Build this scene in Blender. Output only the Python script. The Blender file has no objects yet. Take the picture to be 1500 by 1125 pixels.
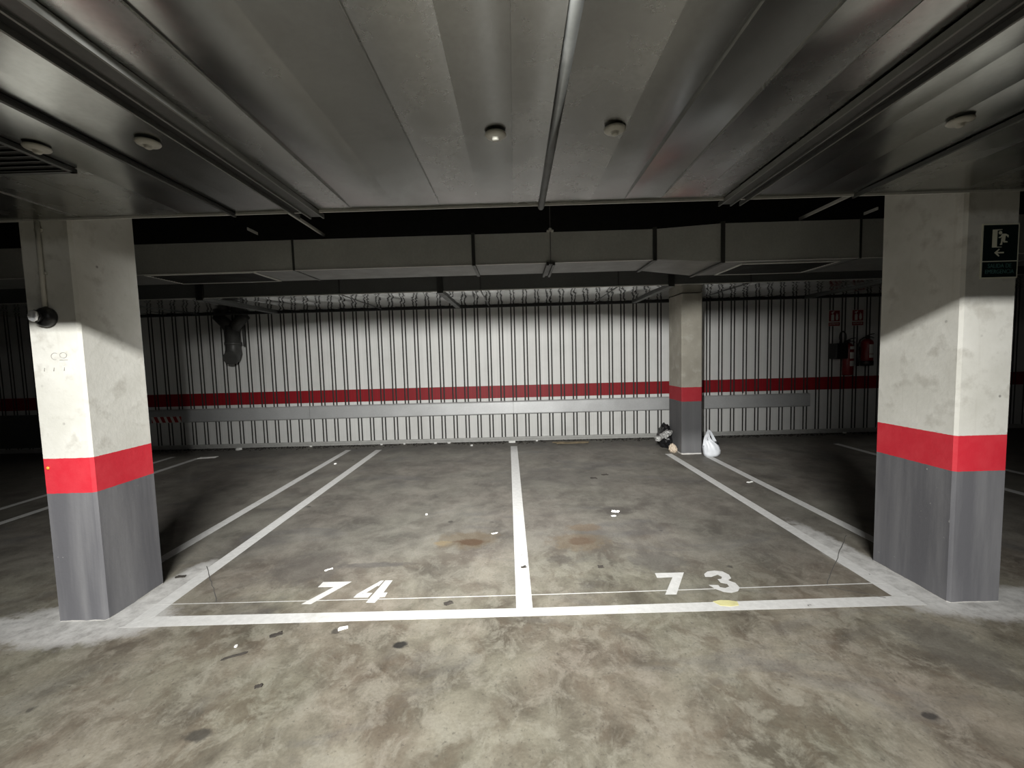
import bpy, bmesh, math, random
from mathutils import Vector, Matrix, noise
random.seed(7)
sc = bpy.context.scene
col = sc.collection
PI = math.pi
SK = -0.0142            # the garage is laid out slightly skew to the bays

# ------------------------------------------------------------------ helpers
def empty(name, loc=(0, 0, 0), rz=0.0):
    o = bpy.data.objects.new(name, None)
    col.objects.link(o)
    o.location = loc
    o.rotation_euler = (0, 0, rz)
    o.empty_display_size = 0.1
    return o

def tag(o, label=None, cat=None, group=None, kind=None):
    if label: o['label'] = label
    if cat: o['category'] = cat
    if group: o['group'] = group
    if kind: o['kind'] = kind
    return o

def link(name, bm, mats, parent=None, loc=None, rz=0.0, smooth=False, bevel=0.0, kind=None, label=None):
    bmesh.ops.recalc_face_normals(bm, faces=bm.faces[:])
    me = bpy.data.meshes.new(name)
    bm.to_mesh(me); bm.free()
    if not isinstance(mats, (list, tuple)): mats = [mats]
    for m in mats: me.materials.append(m)
    if smooth:
        for p in me.polygons: p.use_smooth = True
    o = bpy.data.objects.new(name, me)
    col.objects.link(o)
    if parent: o.parent = parent
    if loc: o.location = loc
    if rz: o.rotation_euler = (0, 0, rz)
    if bevel:
        b = o.modifiers.new('bevel', 'BEVEL'); b.width = bevel; b.segments = 2; b.limit_method = 'ANGLE'; b.angle_limit = 0.7
    if kind: o['kind'] = kind
    if label: o['label'] = label
    return o

def box(bm, x0, x1, y0, y1, z0, z1, mi=0):
    vs = [bm.verts.new(p) for p in ((x0,y0,z0),(x1,y0,z0),(x1,y1,z0),(x0,y1,z0),(x0,y0,z1),(x1,y0,z1),(x1,y1,z1),(x0,y1,z1))]
    for f in ((0,3,2,1),(4,5,6,7),(0,1,5,4),(1,2,6,5),(2,3,7,6),(3,0,4,7)):
        bm.faces.new([vs[i] for i in f]).material_index = mi

def hexa(bm, p):
    """eight corners: bottom four then top four"""
    vs = [bm.verts.new(q) for q in p]
    for f in ((0,3,2,1),(4,5,6,7),(0,1,5,4),(1,2,6,5),(2,3,7,6),(3,0,4,7)):
        bm.faces.new([vs[i] for i in f])

def prism(bm, pts, z0, z1, axis='z', mi=0):
    def P(a, b, c): return (a, b, c) if axis == 'z' else (a, c, b)
    lo = [bm.verts.new(P(x, y, z0)) for x, y in pts]
    hi = [bm.verts.new(P(x, y, z1)) for x, y in pts]
    fs = [bm.faces.new(lo), bm.faces.new(hi)]
    n = len(pts)
    for i in range(n):
        fs.append(bm.faces.new((lo[i], lo[(i+1) % n], hi[(i+1) % n], hi[i])))
    for f in fs: f.material_index = mi
    return fs

def ring(bm, c, r, u, v, n):
    return [bm.verts.new(c + r*(math.cos(2*PI*i/n)*u + math.sin(2*PI*i/n)*v)) for i in range(n)]

def tube(bm, pts, rad, n=12, cap=True, mi=0):
    pts = [Vector(p) for p in pts]
    if not isinstance(rad, (list, tuple)): rad = [rad]*len(pts)
    prev = None; u = None
    rings = []
    for i, p in enumerate(pts):
        d = (pts[min(i+1, len(pts)-1)] - pts[max(i-1, 0)]).normalized()
        if u is None:
            u = d.orthogonal().normalized()
        u = (u - d*u.dot(d)).normalized()
        v = d.cross(u)
        rings.append(ring(bm, p, rad[i], u, v, n))
    for a, b in zip(rings, rings[1:]):
        for i in range(n):
            f = bm.faces.new((a[i], a[(i+1) % n], b[(i+1) % n], b[i])); f.material_index = mi; f.smooth = True
    if cap:
        for r in (rings[0], rings[-1]):
            bm.faces.new(r).material_index = mi

def lathe(bm, prof, axis=Vector((0, 0, 1)), o=Vector((0, 0, 0)), n=24, mi=0):
    u = axis.orthogonal().normalized(); v = axis.cross(u)
    rings = [ring(bm, o + axis*h, max(r, 1e-4), u, v, n) for r, h in prof]
    for a, b in zip(rings, rings[1:]):
        for i in range(n):
            f = bm.faces.new((a[i], a[(i+1) % n], b[(i+1) % n], b[i])); f.material_index = mi; f.smooth = True
    bm.faces.new(rings[0]).material_index = mi; bm.faces.new(rings[-1]).material_index = mi

def text_mesh(name, s, size, mat, parent, loc, rot, depth=0.0006, sx=1.0):
    cu = bpy.data.curves.new(name, 'FONT'); cu.body = s; cu.size = size; cu.align_x = 'CENTER'; cu.align_y = 'CENTER'; cu.extrude = depth
    t = bpy.data.objects.new(name, cu); col.objects.link(t)
    me = bpy.data.meshes.new_from_object(t.evaluated_get(bpy.context.evaluated_depsgraph_get()))
    bpy.data.objects.remove(t)
    me.materials.clear(); me.materials.append(mat)
    o = bpy.data.objects.new(name, me); col.objects.link(o)
    o.parent = parent; o.location = loc; o.rotation_euler = rot; o.scale = (sx, 1, 1)
    return o

# ------------------------------------------------------------------ materials
def new_mat(name):
    m = bpy.data.materials.new(name); m.use_nodes = True
    nt = m.node_tree
    b = nt.nodes['Principled BSDF']
    return m, nt, b

class NB:
    """small node builder"""
    def __init__(s, nt): s.nt = nt; s.co = None
    def n(s, t, **kw):
        x = s.nt.nodes.new(t)
        for k, v in kw.items(): setattr(x, k, v)
        return x
    def l(s, a, b): s.nt.links.new(a, b)
    def coord(s, scale=(1, 1, 1), loc=(0, 0, 0), which='Object'):
        if s.co is None: s.co = s.n('ShaderNodeTexCoord')
        mp = s.n('ShaderNodeMapping'); mp.inputs['Scale'].default_value = scale; mp.inputs['Location'].default_value = loc
        s.l(s.co.outputs[which], mp.inputs['Vector'])
        return mp.outputs['Vector']
    def noise(s, scale, detail=4, rough=0.55, vec=None, dist=0.0):
        x = s.n('ShaderNodeTexNoise'); x.inputs['Scale'].default_value = scale; x.inputs['Detail'].default_value = detail
        x.inputs['Roughness'].default_value = rough; x.inputs['Distortion'].default_value = dist
        s.l(vec if vec is not None else s.coord(), x.inputs['Vector'])
        return x.outputs['Fac']
    def ramp(s, fac, stops):
        x = s.n('ShaderNodeValToRGB'); e = x.color_ramp.elements
        while len(e) < len(stops): e.new(0.5)
        for el, (p, c) in zip(e, stops):
            el.position = p
            el.color = (c, c, c, 1) if not isinstance(c, tuple) else (*c, 1)
        s.l(fac, x.inputs['Fac'])
        return x.outputs['Color']
    def mix(s, fac, a, b, mode='MIX'):
        x = s.n('ShaderNodeMix', data_type='RGBA', blend_type=mode)
        for i, v in ((0, fac), (6, a), (7, b)):
            sock = x.inputs[i]
            if isinstance(v, (int, float)): sock.default_value = v if i == 0 else (v, v, v, 1)
            elif isinstance(v, tuple): sock.default_value = (*v, 1)
            else: s.l(v, sock)
        return x.outputs[2]
    def math(s, op, a, b=0.0, c=None, clamp=False):
        x = s.n('ShaderNodeMath', operation=op); x.use_clamp = clamp
        for i, v in enumerate((a, b, c)):
            if v is None: continue
            if isinstance(v, (int, float)): x.inputs[i].default_value = v
            else: s.l(v, x.inputs[i])
        return x.outputs[0]
    def sep(s, vec):
        x = s.n('ShaderNodeSeparateXYZ'); s.l(vec, x.inputs[0]); return x.outputs
    def smooth(s, v, a, b):
        x = s.n('ShaderNodeMapRange', interpolation_type='SMOOTHSTEP')
        x.inputs['From Min'].default_value = a; x.inputs['From Max'].default_value = b
        s.l(v, x.inputs['Value']); return x.outputs[0]
    def bump(s, h, strength=0.3, dist=0.01, normal=None):
        x = s.n('ShaderNodeBump'); x.inputs['Strength'].default_value = strength; x.inputs['Distance'].default_value = dist
        s.l(h, x.inputs['Height'])
        if normal is not None: s.l(normal, x.inputs['Normal'])
        return x.outputs['Normal']

def plain(name, c, rough=0.6, metal=0.0, spec=0.5, var=0.12, vscale=14):
    m, nt, b = new_mat(name); k = NB(nt)
    f = k.noise(vscale, 4)
    b_c = k.mix(k.ramp(f, [(0.3, 0.0), (0.7, 1.0)]), tuple(x*(1-var) for x in c), tuple(min(1, x*(1+var)) for x in c))
    k.l(b_c, b.inputs['Base Color'])
    b.inputs['Roughness'].default_value = rough; b.inputs['Metallic'].default_value = metal
    b.inputs['Specular IOR Level'].default_value = spec
    return m

def galvanised(name, c=(0.5, 0.505, 0.49), rough=0.24, wave=0.5, wscale=(1.6, 1.6, 1.6), dents=True, scr=False, metal=1.0):
    m, nt, b = new_mat(name); k = NB(nt)
    v = k.coord()
    sp = k.n('ShaderNodeTexVoronoi'); sp.inputs['Scale'].default_value = 60; k.l(v, sp.inputs['Vector'])
    spang = k.ramp(sp.outputs['Distance'], [(0.0, 0.93), (1.0, 1.05)])
    f = k.noise(2.3, 5, 0.6, v)
    base = k.mix(k.ramp(f, [(0.3, 0.0), (0.75, 1.0)]), tuple(x*0.9 for x in c), tuple(min(1, x*1.08) for x in c))
    base = k.mix(1.0, base, spang, 'MULTIPLY')
    rr = k.ramp(k.noise(5, 5, 0.6, v), [(0.3, rough*0.85), (0.7, rough*1.2)])
    if scr:   # chalky plaster smears and scrapes on the sheet
        sm = k.noise(1.0, 6, 0.65, k.coord((2.6, 4.2, 1), (3.1, 1.7, 0)), 0.2)
        smask = k.ramp(sm, [(0.84, 0.0), (0.88, 1.0)])
        fine = k.ramp(k.noise(30, 3, 0.6, v), [(0.45, 0.0), (0.6, 1.0)])
        mk = k.math('MULTIPLY', k.math('MULTIPLY', smask, fine), 0.55)
        base = k.mix(mk, base, (0.62, 0.6, 0.57))
        rr = k.mix(mk, rr, 0.7)
        k.l(k.math('SUBTRACT', 1.0, mk), b.inputs['Metallic'])
    else:
        b.inputs['Metallic'].default_value = metal
    k.l(base, b.inputs['Base Color']); k.l(rr, b.inputs['Roughness'])
    h = k.noise(1.0, 2, 0.4, k.coord(wscale))
    nrm = k.bump(h, wave, 0.03)
    k.l(nrm, b.inputs['Normal'])
    return m

def mat_pillar(name, ca, cb_, ga, gb, foot_h=0.004, rk=1.0):
    m, nt, b = new_mat(name); k = NB(nt)
    v = k.coord(); x, y, z = k.sep(v)
    f1 = k.noise(2.2, 6, 0.62, v); f2 = k.noise(9, 5, 0.6, v); f3 = k.noise(34, 3, 0.6, v)
    conc = k.mix(k.ramp(f1, [(0.32, 0.0), (0.68, 1.0)]), ca, cb_)
    conc = k.mix(k.math('MULTIPLY', k.ramp(f2, [(0.54, 0.0), (0.70, 1.0)]), 0.6), conc, (0.40, 0.385, 0.34))
    vs = k.n('ShaderNodeTexVoronoi'); vs.inputs['Scale'].default_value = 13; k.l(v, vs.inputs['Vector'])
    pits = k.math('MULTIPLY', k.ramp(vs.outputs['Distance'], [(0.07, 1.0), (0.13, 0.0)]), k.ramp(k.noise(4, 2, 0.5, v), [(0.55, 0.0), (0.62, 1.0)]))
    conc = k.mix(k.math('MULTIPLY', pits, 0.75), conc, (0.14, 0.13, 0.12))
    run = k.noise(1.0, 5, 0.6, k.coord((16, 16, 0.9)))
    conc = k.mix(k.math('MULTIPLY', k.ramp(run, [(0.58, 0.0), (0.75, 1.0)]), 0.30), conc, (0.36, 0.33, 0.27))
    red = k.mix(k.ramp(f2, [(0.4, 0.0), (0.8, 1.0)]), (0.56*rk, 0.018*rk, 0.034*rk), (0.60*rk, 0.04*rk, 0.055*rk))
    grey = k.mix(k.ramp(k.noise(1.0, 4, 0.6, k.coord((9, 9, 0.7))), [(0.4, 0.0), (0.7, 1.0)]), ga, gb)
    sc_ = k.math('MULTIPLY', k.ramp(f3, [(0.68, 0.0), (0.72, 1.0)]), k.ramp(k.noise(3.3, 2, 0.5, k.coord((1, 1, 1), (0.4, 2, 0))), [(0.57, 0.0), (0.63, 1.0)]))
    grey = k.mix(sc_, grey, (0.5, 0.5, 0.48))
    zj = k.math('ADD', z, k.math('MULTIPLY', k.math('SUBTRACT', f3, 0.5), 0.006))
    c = k.mix(k.math('GREATER_THAN', zj, 0.79), grey, red)
    c = k.mix(k.math('GREATER_THAN', zj, 1.0), c, conc)
    # bare mortar line where the pillar meets the floor
    foot = k.math('LESS_THAN', k.math('ADD', z, k.math('MULTIPLY', k.math('SUBTRACT', f2, 0.5), 0.02)), foot_h)
    c = k.mix(foot, c, (0.45, 0.44, 0.42))
    k.l(c, b.inputs['Base Color'])
    k.l(k.math('SUBTRACT', 0.8, k.math('MULTIPLY', k.math('LESS_THAN', z, 1.0), 0.12)), b.inputs['Roughness'])
    k.l(k.bump(k.math('ADD', f3, k.math('MULTIPLY', f2, 0.8)), 0.22, 0.006), b.inputs['Normal'])
    return m

def mat_floor():
    m, nt, b = new_mat('stained_concrete_floor'); k = NB(nt)
    v = k.coord(); x, y, z = k.sep(v)
    big = k.noise(0.75, 5, 0.6, v, 0.3)
    mid = k.noise(2.4, 8, 0.66, v, 0.35)
    fine = k.noise(11, 7, 0.68, v)
    grit = k.noise(75, 3, 0.6, v)
    c = k.mix(k.ramp(mid, [(0.36, 0.0), (0.62, 1.0)]), (0.135, 0.120, 0.094), (0.345, 0.325, 0.262))
    patch = k.noise(1.0, 7, 0.62, k.coord((3.6, 3.0, 1), (5, 3, 0)), 0.9)
    c = k.mix(k.math('MULTIPLY', k.ramp(patch, [(0.49, 0.0), (0.60, 1.0)]), 0.50), c, (0.165, 0.132, 0.098))
    worn = k.noise(1.0, 8, 0.7, k.coord((7.5, 6.5, 1), (1.3, 8, 0)), 0.5)
    c = k.mix(k.math('MULTIPLY', k.ramp(worn, [(0.48, 0.0), (0.60, 1.0)]), 0.55), c, (0.40, 0.385, 0.325))
    hue = k.noise(1.1, 4, 0.55, k.coord((1, 1, 1), (7.7, 2.2, 0)))
    c = k.mix(1.0, c, k.ramp(hue, [(0.35, (1.0, 0.94, 0.92)), (0.52, (0.98, 0.97, 0.94)), (0.68, (0.95, 0.97, 0.91))]), 'MULTIPLY')
    c = k.mix(k.math('MULTIPLY', k.ramp(k.noise(42, 4, 0.65, v), [(0.60, 0.0), (0.68, 1.0)]), 0.5), c, (0.09, 0.08, 0.068))
    # greyer, darker concrete inside the bays
    bay = k.math('MULTIPLY', k.smooth(k.math('ADD', y, k.math('MULTIPLY', k.math('SUBTRACT', big, 0.5), 1.6)), 2.1, 3.6), 0.62)
    c = k.mix(bay, c, k.mix(k.ramp(mid, [(0.3, 0.0), (0.7, 1.0)]), (0.115, 0.11, 0.102), (0.245, 0.235, 0.215)))
    # cool rubber-grey patches and drive streaks
    rub = k.noise(1.0, 6, 0.6, k.coord((0.9, 2.1, 1), (2.2, 0.6, 0)), 0.8)
    c = k.mix(k.math('MULTIPLY', k.ramp(rub, [(0.55, 0.0), (0.72, 1.0)]), 0.6), c, (0.135, 0.135, 0.14))
    # spots of oil and gum
    vo = k.n('ShaderNodeTexVoronoi'); vo.inputs['Scale'].default_value = 3.3; vo.inputs['Randomness'].default_value = 1.0
    k.l(k.coord(), vo.inputs['Vector'])
    wob = k.math('ADD', vo.outputs['Distance'], k.math('MULTIPLY', k.math('SUBTRACT', fine, 0.5), 0.22))
    c = k.mix(k.math('MULTIPLY', k.math('MULTIPLY', k.ramp(wob, [(0.055, 1.0), (0.09, 0.0)]), k.ramp(k.noise(1.7, 2, 0.5, k.coord((1, 1, 1), (9, 4, 0))), [(0.5, 0.0), (0.56, 1.0)])), 0.7), c, (0.06, 0.055, 0.05))
    def blob(cx, cy, rx, ry, lo=0.5, hi=1.0, amt=1.6):
        dx = k.math('DIVIDE', k.math('SUBTRACT', x, cx), rx); dy = k.math('DIVIDE', k.math('SUBTRACT', y, cy), ry)
        d = k.math('SQRT', k.math('ADD', k.math('MULTIPLY', dx, dx), k.math('MULTIPLY', dy, dy)))
        d = k.math('ADD', d, k.math('MULTIPLY', k.math('SUBTRACT', fine, 0.5), amt))
        return k.math('SUBTRACT', 1.0, k.smooth(d, lo, hi))
    # two old rusty oil stains, one per bay
    for cx, cy, rx, ry, cc, am in ((-0.40, 3.40, 0.34, 0.20, (0.17, 0.125, 0.07), 0.5), (-0.36, 3.36, 0.16, 0.075, (0.10, 0.055, 0.03), 0.75), (-0.60, 3.36, 0.09, 0.06, (0.34, 0.26, 0.14), 0.5),
                                   (0.52, 3.30, 0.30, 0.20, (0.21, 0.16, 0.10), 0.5), (0.55, 3.32, 0.14, 0.09, (0.13, 0.08, 0.05), 0.6), (0.62, 3.58, 0.22, 0.1, (0.2, 0.14, 0.085), 0.55),
                                   (1.0, 3.95, 0.22, 0.12, (0.07, 0.06, 0.055), 0.6), (0.35, 3.02, 0.12, 0.09, (0.09, 0.08, 0.07), 0.6), (-1.05, 3.02, 0.3, 0.05, (0.1, 0.095, 0.095), 0.5),
                                   (1.05, 2.95, 0.25, 0.22, (0.11, 0.105, 0.1), 0.5), (-1.55, 3.0, 0.35, 0.3, (0.12, 0.11, 0.1), 0.55), (-0.63, 2.14, 0.05, 0.035, (0.02, 0.02, 0.02), 0.9),
                                   (-1.33, 1.63, 0.07, 0.04, (0.07, 0.065, 0.055), 0.85), (1.7, 1.61, 0.045, 0.025, (0.06, 0.055, 0.05), 0.9), (3.2, 1.75, 0.5, 0.18, (0.09, 0.088, 0.085), 0.7),
                                   (-3.3, 2.12, 0.5, 0.12, (0.06, 0.06, 0.062), 0.85), (0.55, 5.1, 1.1, 0.5, (0.12, 0.115, 0.105), 0.35), (2.2, 2.0, 0.25, 0.3, (0.15, 0.14, 0.12), 0.6)):
        c = k.mix(k.math('MULTIPLY', blob(cx, cy, rx, ry), am), c, cc)
    # pale mortar made good around the feet of the two front pillars
    for cx, cy, rx, ry in ((-2.62, 2.42, 0.62, 0.26), (-2.36, 2.75, 0.15, 0.5), (2.44, 2.95, 0.16, 0.72), (2.95, 2.34, 0.75, 0.2), (2.5, 2.55, 0.2, 0.32), (3.6, 2.3, 0.7, 0.14), (-3.5, 2.42, 0.7, 0.1)):
        c = k.mix(k.math('MULTIPLY', blob(cx, cy, rx, ry, 0.65, 1.0, 0.9), 0.85), c, k.mix(k.ramp(fine, [(0.36, 0.0), (0.6, 1.0)]), (0.54, 0.535, 0.515), (0.88, 0.875, 0.85)))
    c = k.mix(0.25, c, grit, 'OVERLAY')
    k.l(k.mix(1.0, c, (0.58, 0.58, 0.585), 'MULTIPLY'), b.inputs['Base Color'])
    k.l(k.ramp(mid, [(0.3, 0.52), (0.7, 0.72)]), b.inputs['Roughness'])
    b.inputs['Specular IOR Level'].default_value = 0.35
    k.l(k.bump(k.math('ADD', grit, k.math('MULTIPLY', fine, 1.5)), 0.12, 0.004), b.inputs['Normal'])
    return m

def mat_line():
    m, nt, b = new_mat('worn_white_road_paint'); k = NB(nt)
    v = k.coord()
    f = k.noise(3.5, 7, 0.7, v); g = k.noise(26, 5, 0.65, v)
    c = k.mix(k.ramp(g, [(0.35, 0.0), (0.7, 1.0)]), (0.45, 0.45, 0.44), (0.54, 0.54, 0.53))
    w = k.math('MULTIPLY', k.ramp(f, [(0.58, 0.0), (0.70, 1.0)]), 0.5)
    c = k.mix(w, c, (0.36, 0.35, 0.32))
    c = k.mix(k.math('MULTIPLY', k.ramp(k.noise(14, 3, 0.6, v), [(0.69, 0.0), (0.73, 1.0)]), 0.75), c, (0.12, 0.12, 0.12))
    k.l(c, b.inputs['Base Color']); b.inputs['Roughness'].default_value = 0.6
    k.l(k.bump(g, 0.1, 0.003), b.inputs['Normal'])
    return m

def mat_wall():
    m, nt, b = new_mat('painted_ribbed_sheet'); k = NB(nt)
    v = k.coord(); x, y, z = k.sep(v)
    streak = k.noise(1.0, 6, 0.7, k.coord((38, 1, 0.25)))
    dirt = k.noise(1.6, 6, 0.65, v)
    c = k.mix(k.ramp(streak, [(0.3, 0.0), (0.7, 1.0)]), (0.60, 0.605, 0.585), (0.71, 0.71, 0.69))
    c = k.mix(k.math('MULTIPLY', k.ramp(dirt, [(0.5, 0.0), (0.75, 1.0)]), 0.35), c, (0.45, 0.445, 0.42))
    red = k.mix(k.ramp(streak, [(0.3, 0.0), (0.7, 1.0)]), (0.19, 0.007, 0.011), (0.28, 0.012, 0.018))
    band = k.math('MULTIPLY', k.math('GREATER_THAN', z, 0.782), k.math('LESS_THAN', z, 1.006))
    c = k.mix(band, c, red)
    k.l(c, b.inputs['Base Color'])
    b.inputs['Roughness'].default_value = 0.5
    b.inputs['Specular IOR Level'].default_value = 0.3
    k.l(k.bump(k.noise(1.0, 3, 0.5, k.coord((60, 1, 0.5))), 0.05, 0.01), b.inputs['Normal'])
    return m

M = {}
M['floor'] = mat_floor()
M['line'] = mat_line()
M['pillar'] = mat_pillar('painted_pillar_concrete', (0.53, 0.525, 0.475), (0.69, 0.685, 0.64), (0.105, 0.105, 0.115), (0.175, 0.175, 0.183))
M['raw_shaded_pillar'] = mat_pillar('raw_shaded_concrete', (0.25, 0.235, 0.195), (0.36, 0.34, 0.285), (0.085, 0.085, 0.088), (0.11, 0.11, 0.113), 0.018, 0.6)  # browner raw concrete; red and grey also darkened for the weaker light there
M['wall'] = mat_wall()
M['slab'] = plain('dark_slab_concrete', (0.06, 0.06, 0.057), 0.9)
M['gap_black'] = plain('black_gap_filler', (0.02, 0.02, 0.019), 0.95, spec=0.1)  # near-black in place of the deep shade above the ducts
M['sidewall'] = plain('dim_side_wall', (0.13, 0.13, 0.125), 0.85, var=0.2, vscale=2)
M['duct'] = galvanised('galvanised_duct_sheet', (0.39, 0.395, 0.38), wave=0.10, wscale=(1.4, 2.2, 1.4), rough=0.23, scr=True)
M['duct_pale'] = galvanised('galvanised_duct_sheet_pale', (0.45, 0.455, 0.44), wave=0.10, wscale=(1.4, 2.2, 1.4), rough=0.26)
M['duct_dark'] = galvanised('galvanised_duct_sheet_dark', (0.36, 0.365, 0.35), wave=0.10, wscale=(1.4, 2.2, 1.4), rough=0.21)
M['duct_mirror'] = galvanised('shiny_galvanised_sheet', (0.52, 0.52, 0.51), rough=0.10, wave=0.6, wscale=(4.2, 1.2, 3))
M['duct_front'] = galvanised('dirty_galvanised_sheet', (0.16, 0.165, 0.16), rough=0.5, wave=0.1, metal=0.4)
M['duct_face'] = galvanised('lit_galvanised_face', (0.62, 0.63, 0.59), rough=0.5, wave=0.08, metal=0.45)  # lighter copy: light on the middle duct's front is in the colour
M['duct_side'] = galvanised('shaded_galvanised_sheet', (0.19, 0.194, 0.184), rough=0.45, wave=0.08, metal=0.55)  # darker copy of the duct face for its shaded underside; also the wall panel
M['flange'] = galvanised('dark_flange_steel', (0.13, 0.134, 0.128), rough=0.5, wave=0.0)
M['flange_edge'] = galvanised('flange_edge_steel', (0.26, 0.265, 0.25), rough=0.55, wave=0.0)
M['lip'] = galvanised('highlight_lip_steel', (0.66, 0.66, 0.62), rough=0.5, wave=0.0, metal=0.25)  # pale colour carries the highlight along the duct edges
M['gasket'] = plain('black_gasket', (0.012, 0.012, 0.012), 0.8)
M['cap'] = plain('pale_plastic_cap', (0.40, 0.395, 0.35), 0.4)
M['rail'] = galvanised('galvanised_guard_rail', (0.54, 0.55, 0.55), rough=0.42, wave=0.12, wscale=(1.2, 1, 4), metal=0.35)
M['strip'] = plain('grey_base_angle', (0.42, 0.42, 0.4), 0.5)
M['pipe'] = plain('dark_grey_pipe', (0.055, 0.055, 0.052), 0.42)
M['conduit'] = plain('painted_conduit', (0.46, 0.45, 0.40), 0.6)
M['black'] = plain('black_plastic', (0.014, 0.014, 0.014), 0.35)
M['soft_black'] = plain('black_bag_film', (0.008, 0.008, 0.009), 0.38)
M['chrome'] = plain('whitened_chrome', (0.92, 0.93, 0.93), 0.3, 0.45, var=0.02)  # part white diffuse, standing in for a lamp's reflection
M['white_film'] = plain('white_bag_film', (0.56, 0.58, 0.61), 0.38, var=0.08)
M['grey_film'] = plain('silver_grey_film', (0.42, 0.42, 0.41), 0.34, 0.35)
M['beige'] = plain('beige_crumpled_paper', (0.42, 0.35, 0.27), 0.75)
M['paper'] = plain('white_paper', (0.8, 0.8, 0.77), 0.7, var=0.05)
M['card'] = plain('brown_board', (0.20, 0.16, 0.10), 0.8, var=0.25)
M['dust'] = plain('shaded_dust', (0.028, 0.025, 0.022), 0.95, var=0.5, vscale=40)  # real grit, its colour deepened to stand for the shadow band
M['leaf'] = plain('dry_dark_leaf', (0.035, 0.03, 0.025), 0.8)
M['yellow'] = plain('dried_yellow_paste', (0.52, 0.49, 0.25), 0.6)
M['ext_red'] = plain('extinguisher_red', (0.20, 0.007, 0.010), 0.3)
M['sign_red'] = plain('sign_red', (0.24, 0.012, 0.016), 0.5)
M['sign_white'] = plain('sign_white', (0.72, 0.72, 0.68), 0.5, var=0.04)
M['sign_dark'] = plain('sign_dark_green', (0.003, 0.012, 0.011), 0.4)
M['sign_cream'] = plain('sign_cream', (0.74, 0.74, 0.60), 0.5, var=0.04)
M['sign_text'] = plain('sign_teal_text', (0.085, 0.19, 0.18), 0.5, var=0.05)
M['stripe_red'] = plain('stripe_red', (0.32, 0.02, 0.022), 0.45)
M['orange'] = plain('orange_reflector', (0.9, 0.42, 0.06), 0.4)
M['crease'] = plain('dark_crease', (0.055, 0.054, 0.051), 0.8, spec=0.2)  # groove faces of the ribbed wall, darker than the sheet
M['crack'] = plain('crack_dark', (0.075, 0.072, 0.068), 0.9)
M['mark'] = plain('faint_pencil', (0.30, 0.29, 0.27), 0.9)

# ------------------------------------------------------------------ setting
bm = bmesh.new(); box(bm, -13, 13, -9, 8.6, -0.15, 0.0)
floor = link('floor', bm, M['floor'], kind='structure')
bm = bmesh.new(); box(bm, -13, 13, -9, 8.6, 3.75, 3.95)
link('ceiling', bm, M['slab'], kind='structure')

WY = 7.44
def wp(u, d, z): return Vector((u*math.cos(SK) + d*math.sin(SK), WY + u*math.sin(SK) - d*math.cos(SK), z))

bm = bmesh.new()
prof = []
P = 0.2158; g = 0.024; dep = 0.030; off = 0.05
k0, k1 = -60, 60
prof.append((k0*P - 0.2, 0.0))
for i in range(k0, k1):
    for a in (0.0, 0.058):
        u = off + i*P + a
        prof += [(u - g/2, 0), (u - g/2 + 0.003, -dep), (u + g/2 - 0.003, -dep), (u + g/2, 0)]
prof.append((k1*P, 0.0))
lo = [bm.verts.new((u, -d, 0.02)) for u, d in prof]; hi = [bm.verts.new((u, -d, 3.75)) for u, d in prof]
for i in range(len(prof)-1):
    bm.faces.new((lo[i], lo[i+1], hi[i+1], hi[i])).material_index = 1 if prof[i][1] < 0 or prof[i+1][1] < 0 else 0
bl = [bm.verts.new((u, 0.12, z)) for z in (0.02, 3.75) for u in (prof[0][0], prof[-1][0])]
bm.faces.new((bl[0], bl[1], bl[3], bl[2]))
link('wall_back', bm, [M['wall'], M['crease']], loc=(0, WY, 0), rz=SK, kind='structure')
for n, x0, x1, y0, y1 in (('wall_left', -13, -12.8, -9, 8.6), ('wall_right', 12.8, 13, -9, 8.6), ('wall_front', -13, 13, -9, -8.8)):
    bm = bmesh.new(); box(bm, x0, x1, y0, y1, 0, 3.75); link(n, bm, M['sidewall'], kind='structure')
bm = bmesh.new(); box(bm, -12.7, 12.7, -0.045, -0.005, 0.045, 0.075); box(bm, -12.7, 12.7, -0.012, -0.002, 0.0, 0.045)
link('baseboard_back', bm, M['strip'], loc=(0, WY, 0), rz=SK, kind='structure')

# cracks belong to the floor
def strip(pts, w, z, name, mat, parent=None, th=0.0006):
    bm = bmesh.new()
    L = []; R = []
    for i, p in enumerate(pts):
        a = Vector(pts[max(i-1, 0)]); b_ = Vector(pts[min(i+1, len(pts)-1)])
        d = (b_-a).normalized(); nn = Vector((-d.y, d.x))
        ww = w*(0.7 + 0.6*random.random())
        q = Vector(p)
        L.append(q + nn*ww/2); R.append(q - nn*ww/2)
    prism(bm, [tuple(q) for q in L] + [tuple(q) for q in reversed(R)], z, z + th)
    return link(name, bm, mat, parent)
def jag(a, b, n, amp):
    return [(a[0] + (b[0]-a[0])*i/n + random.uniform(-amp, amp), a[1] + (b[1]-a[1])*i/n + random.uniform(-amp, amp)) for i in range(n+1)]
strip(jag((-2.34, 3.08), (-1.93, 2.60), 12, 0.004), 0.005, 0.0012, 'crack', M['crack'], floor)
strip(jag((2.70, 3.28), (2.0, 2.575), 14, 0.004), 0.0045, 0.0012, 'crack', M['crack'], floor)
strip(jag((2.0, 2.56), (2.25, 2.42), 6, 0.006), 0.004, 0.0012, 'crack', M['crack'], floor)

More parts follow.
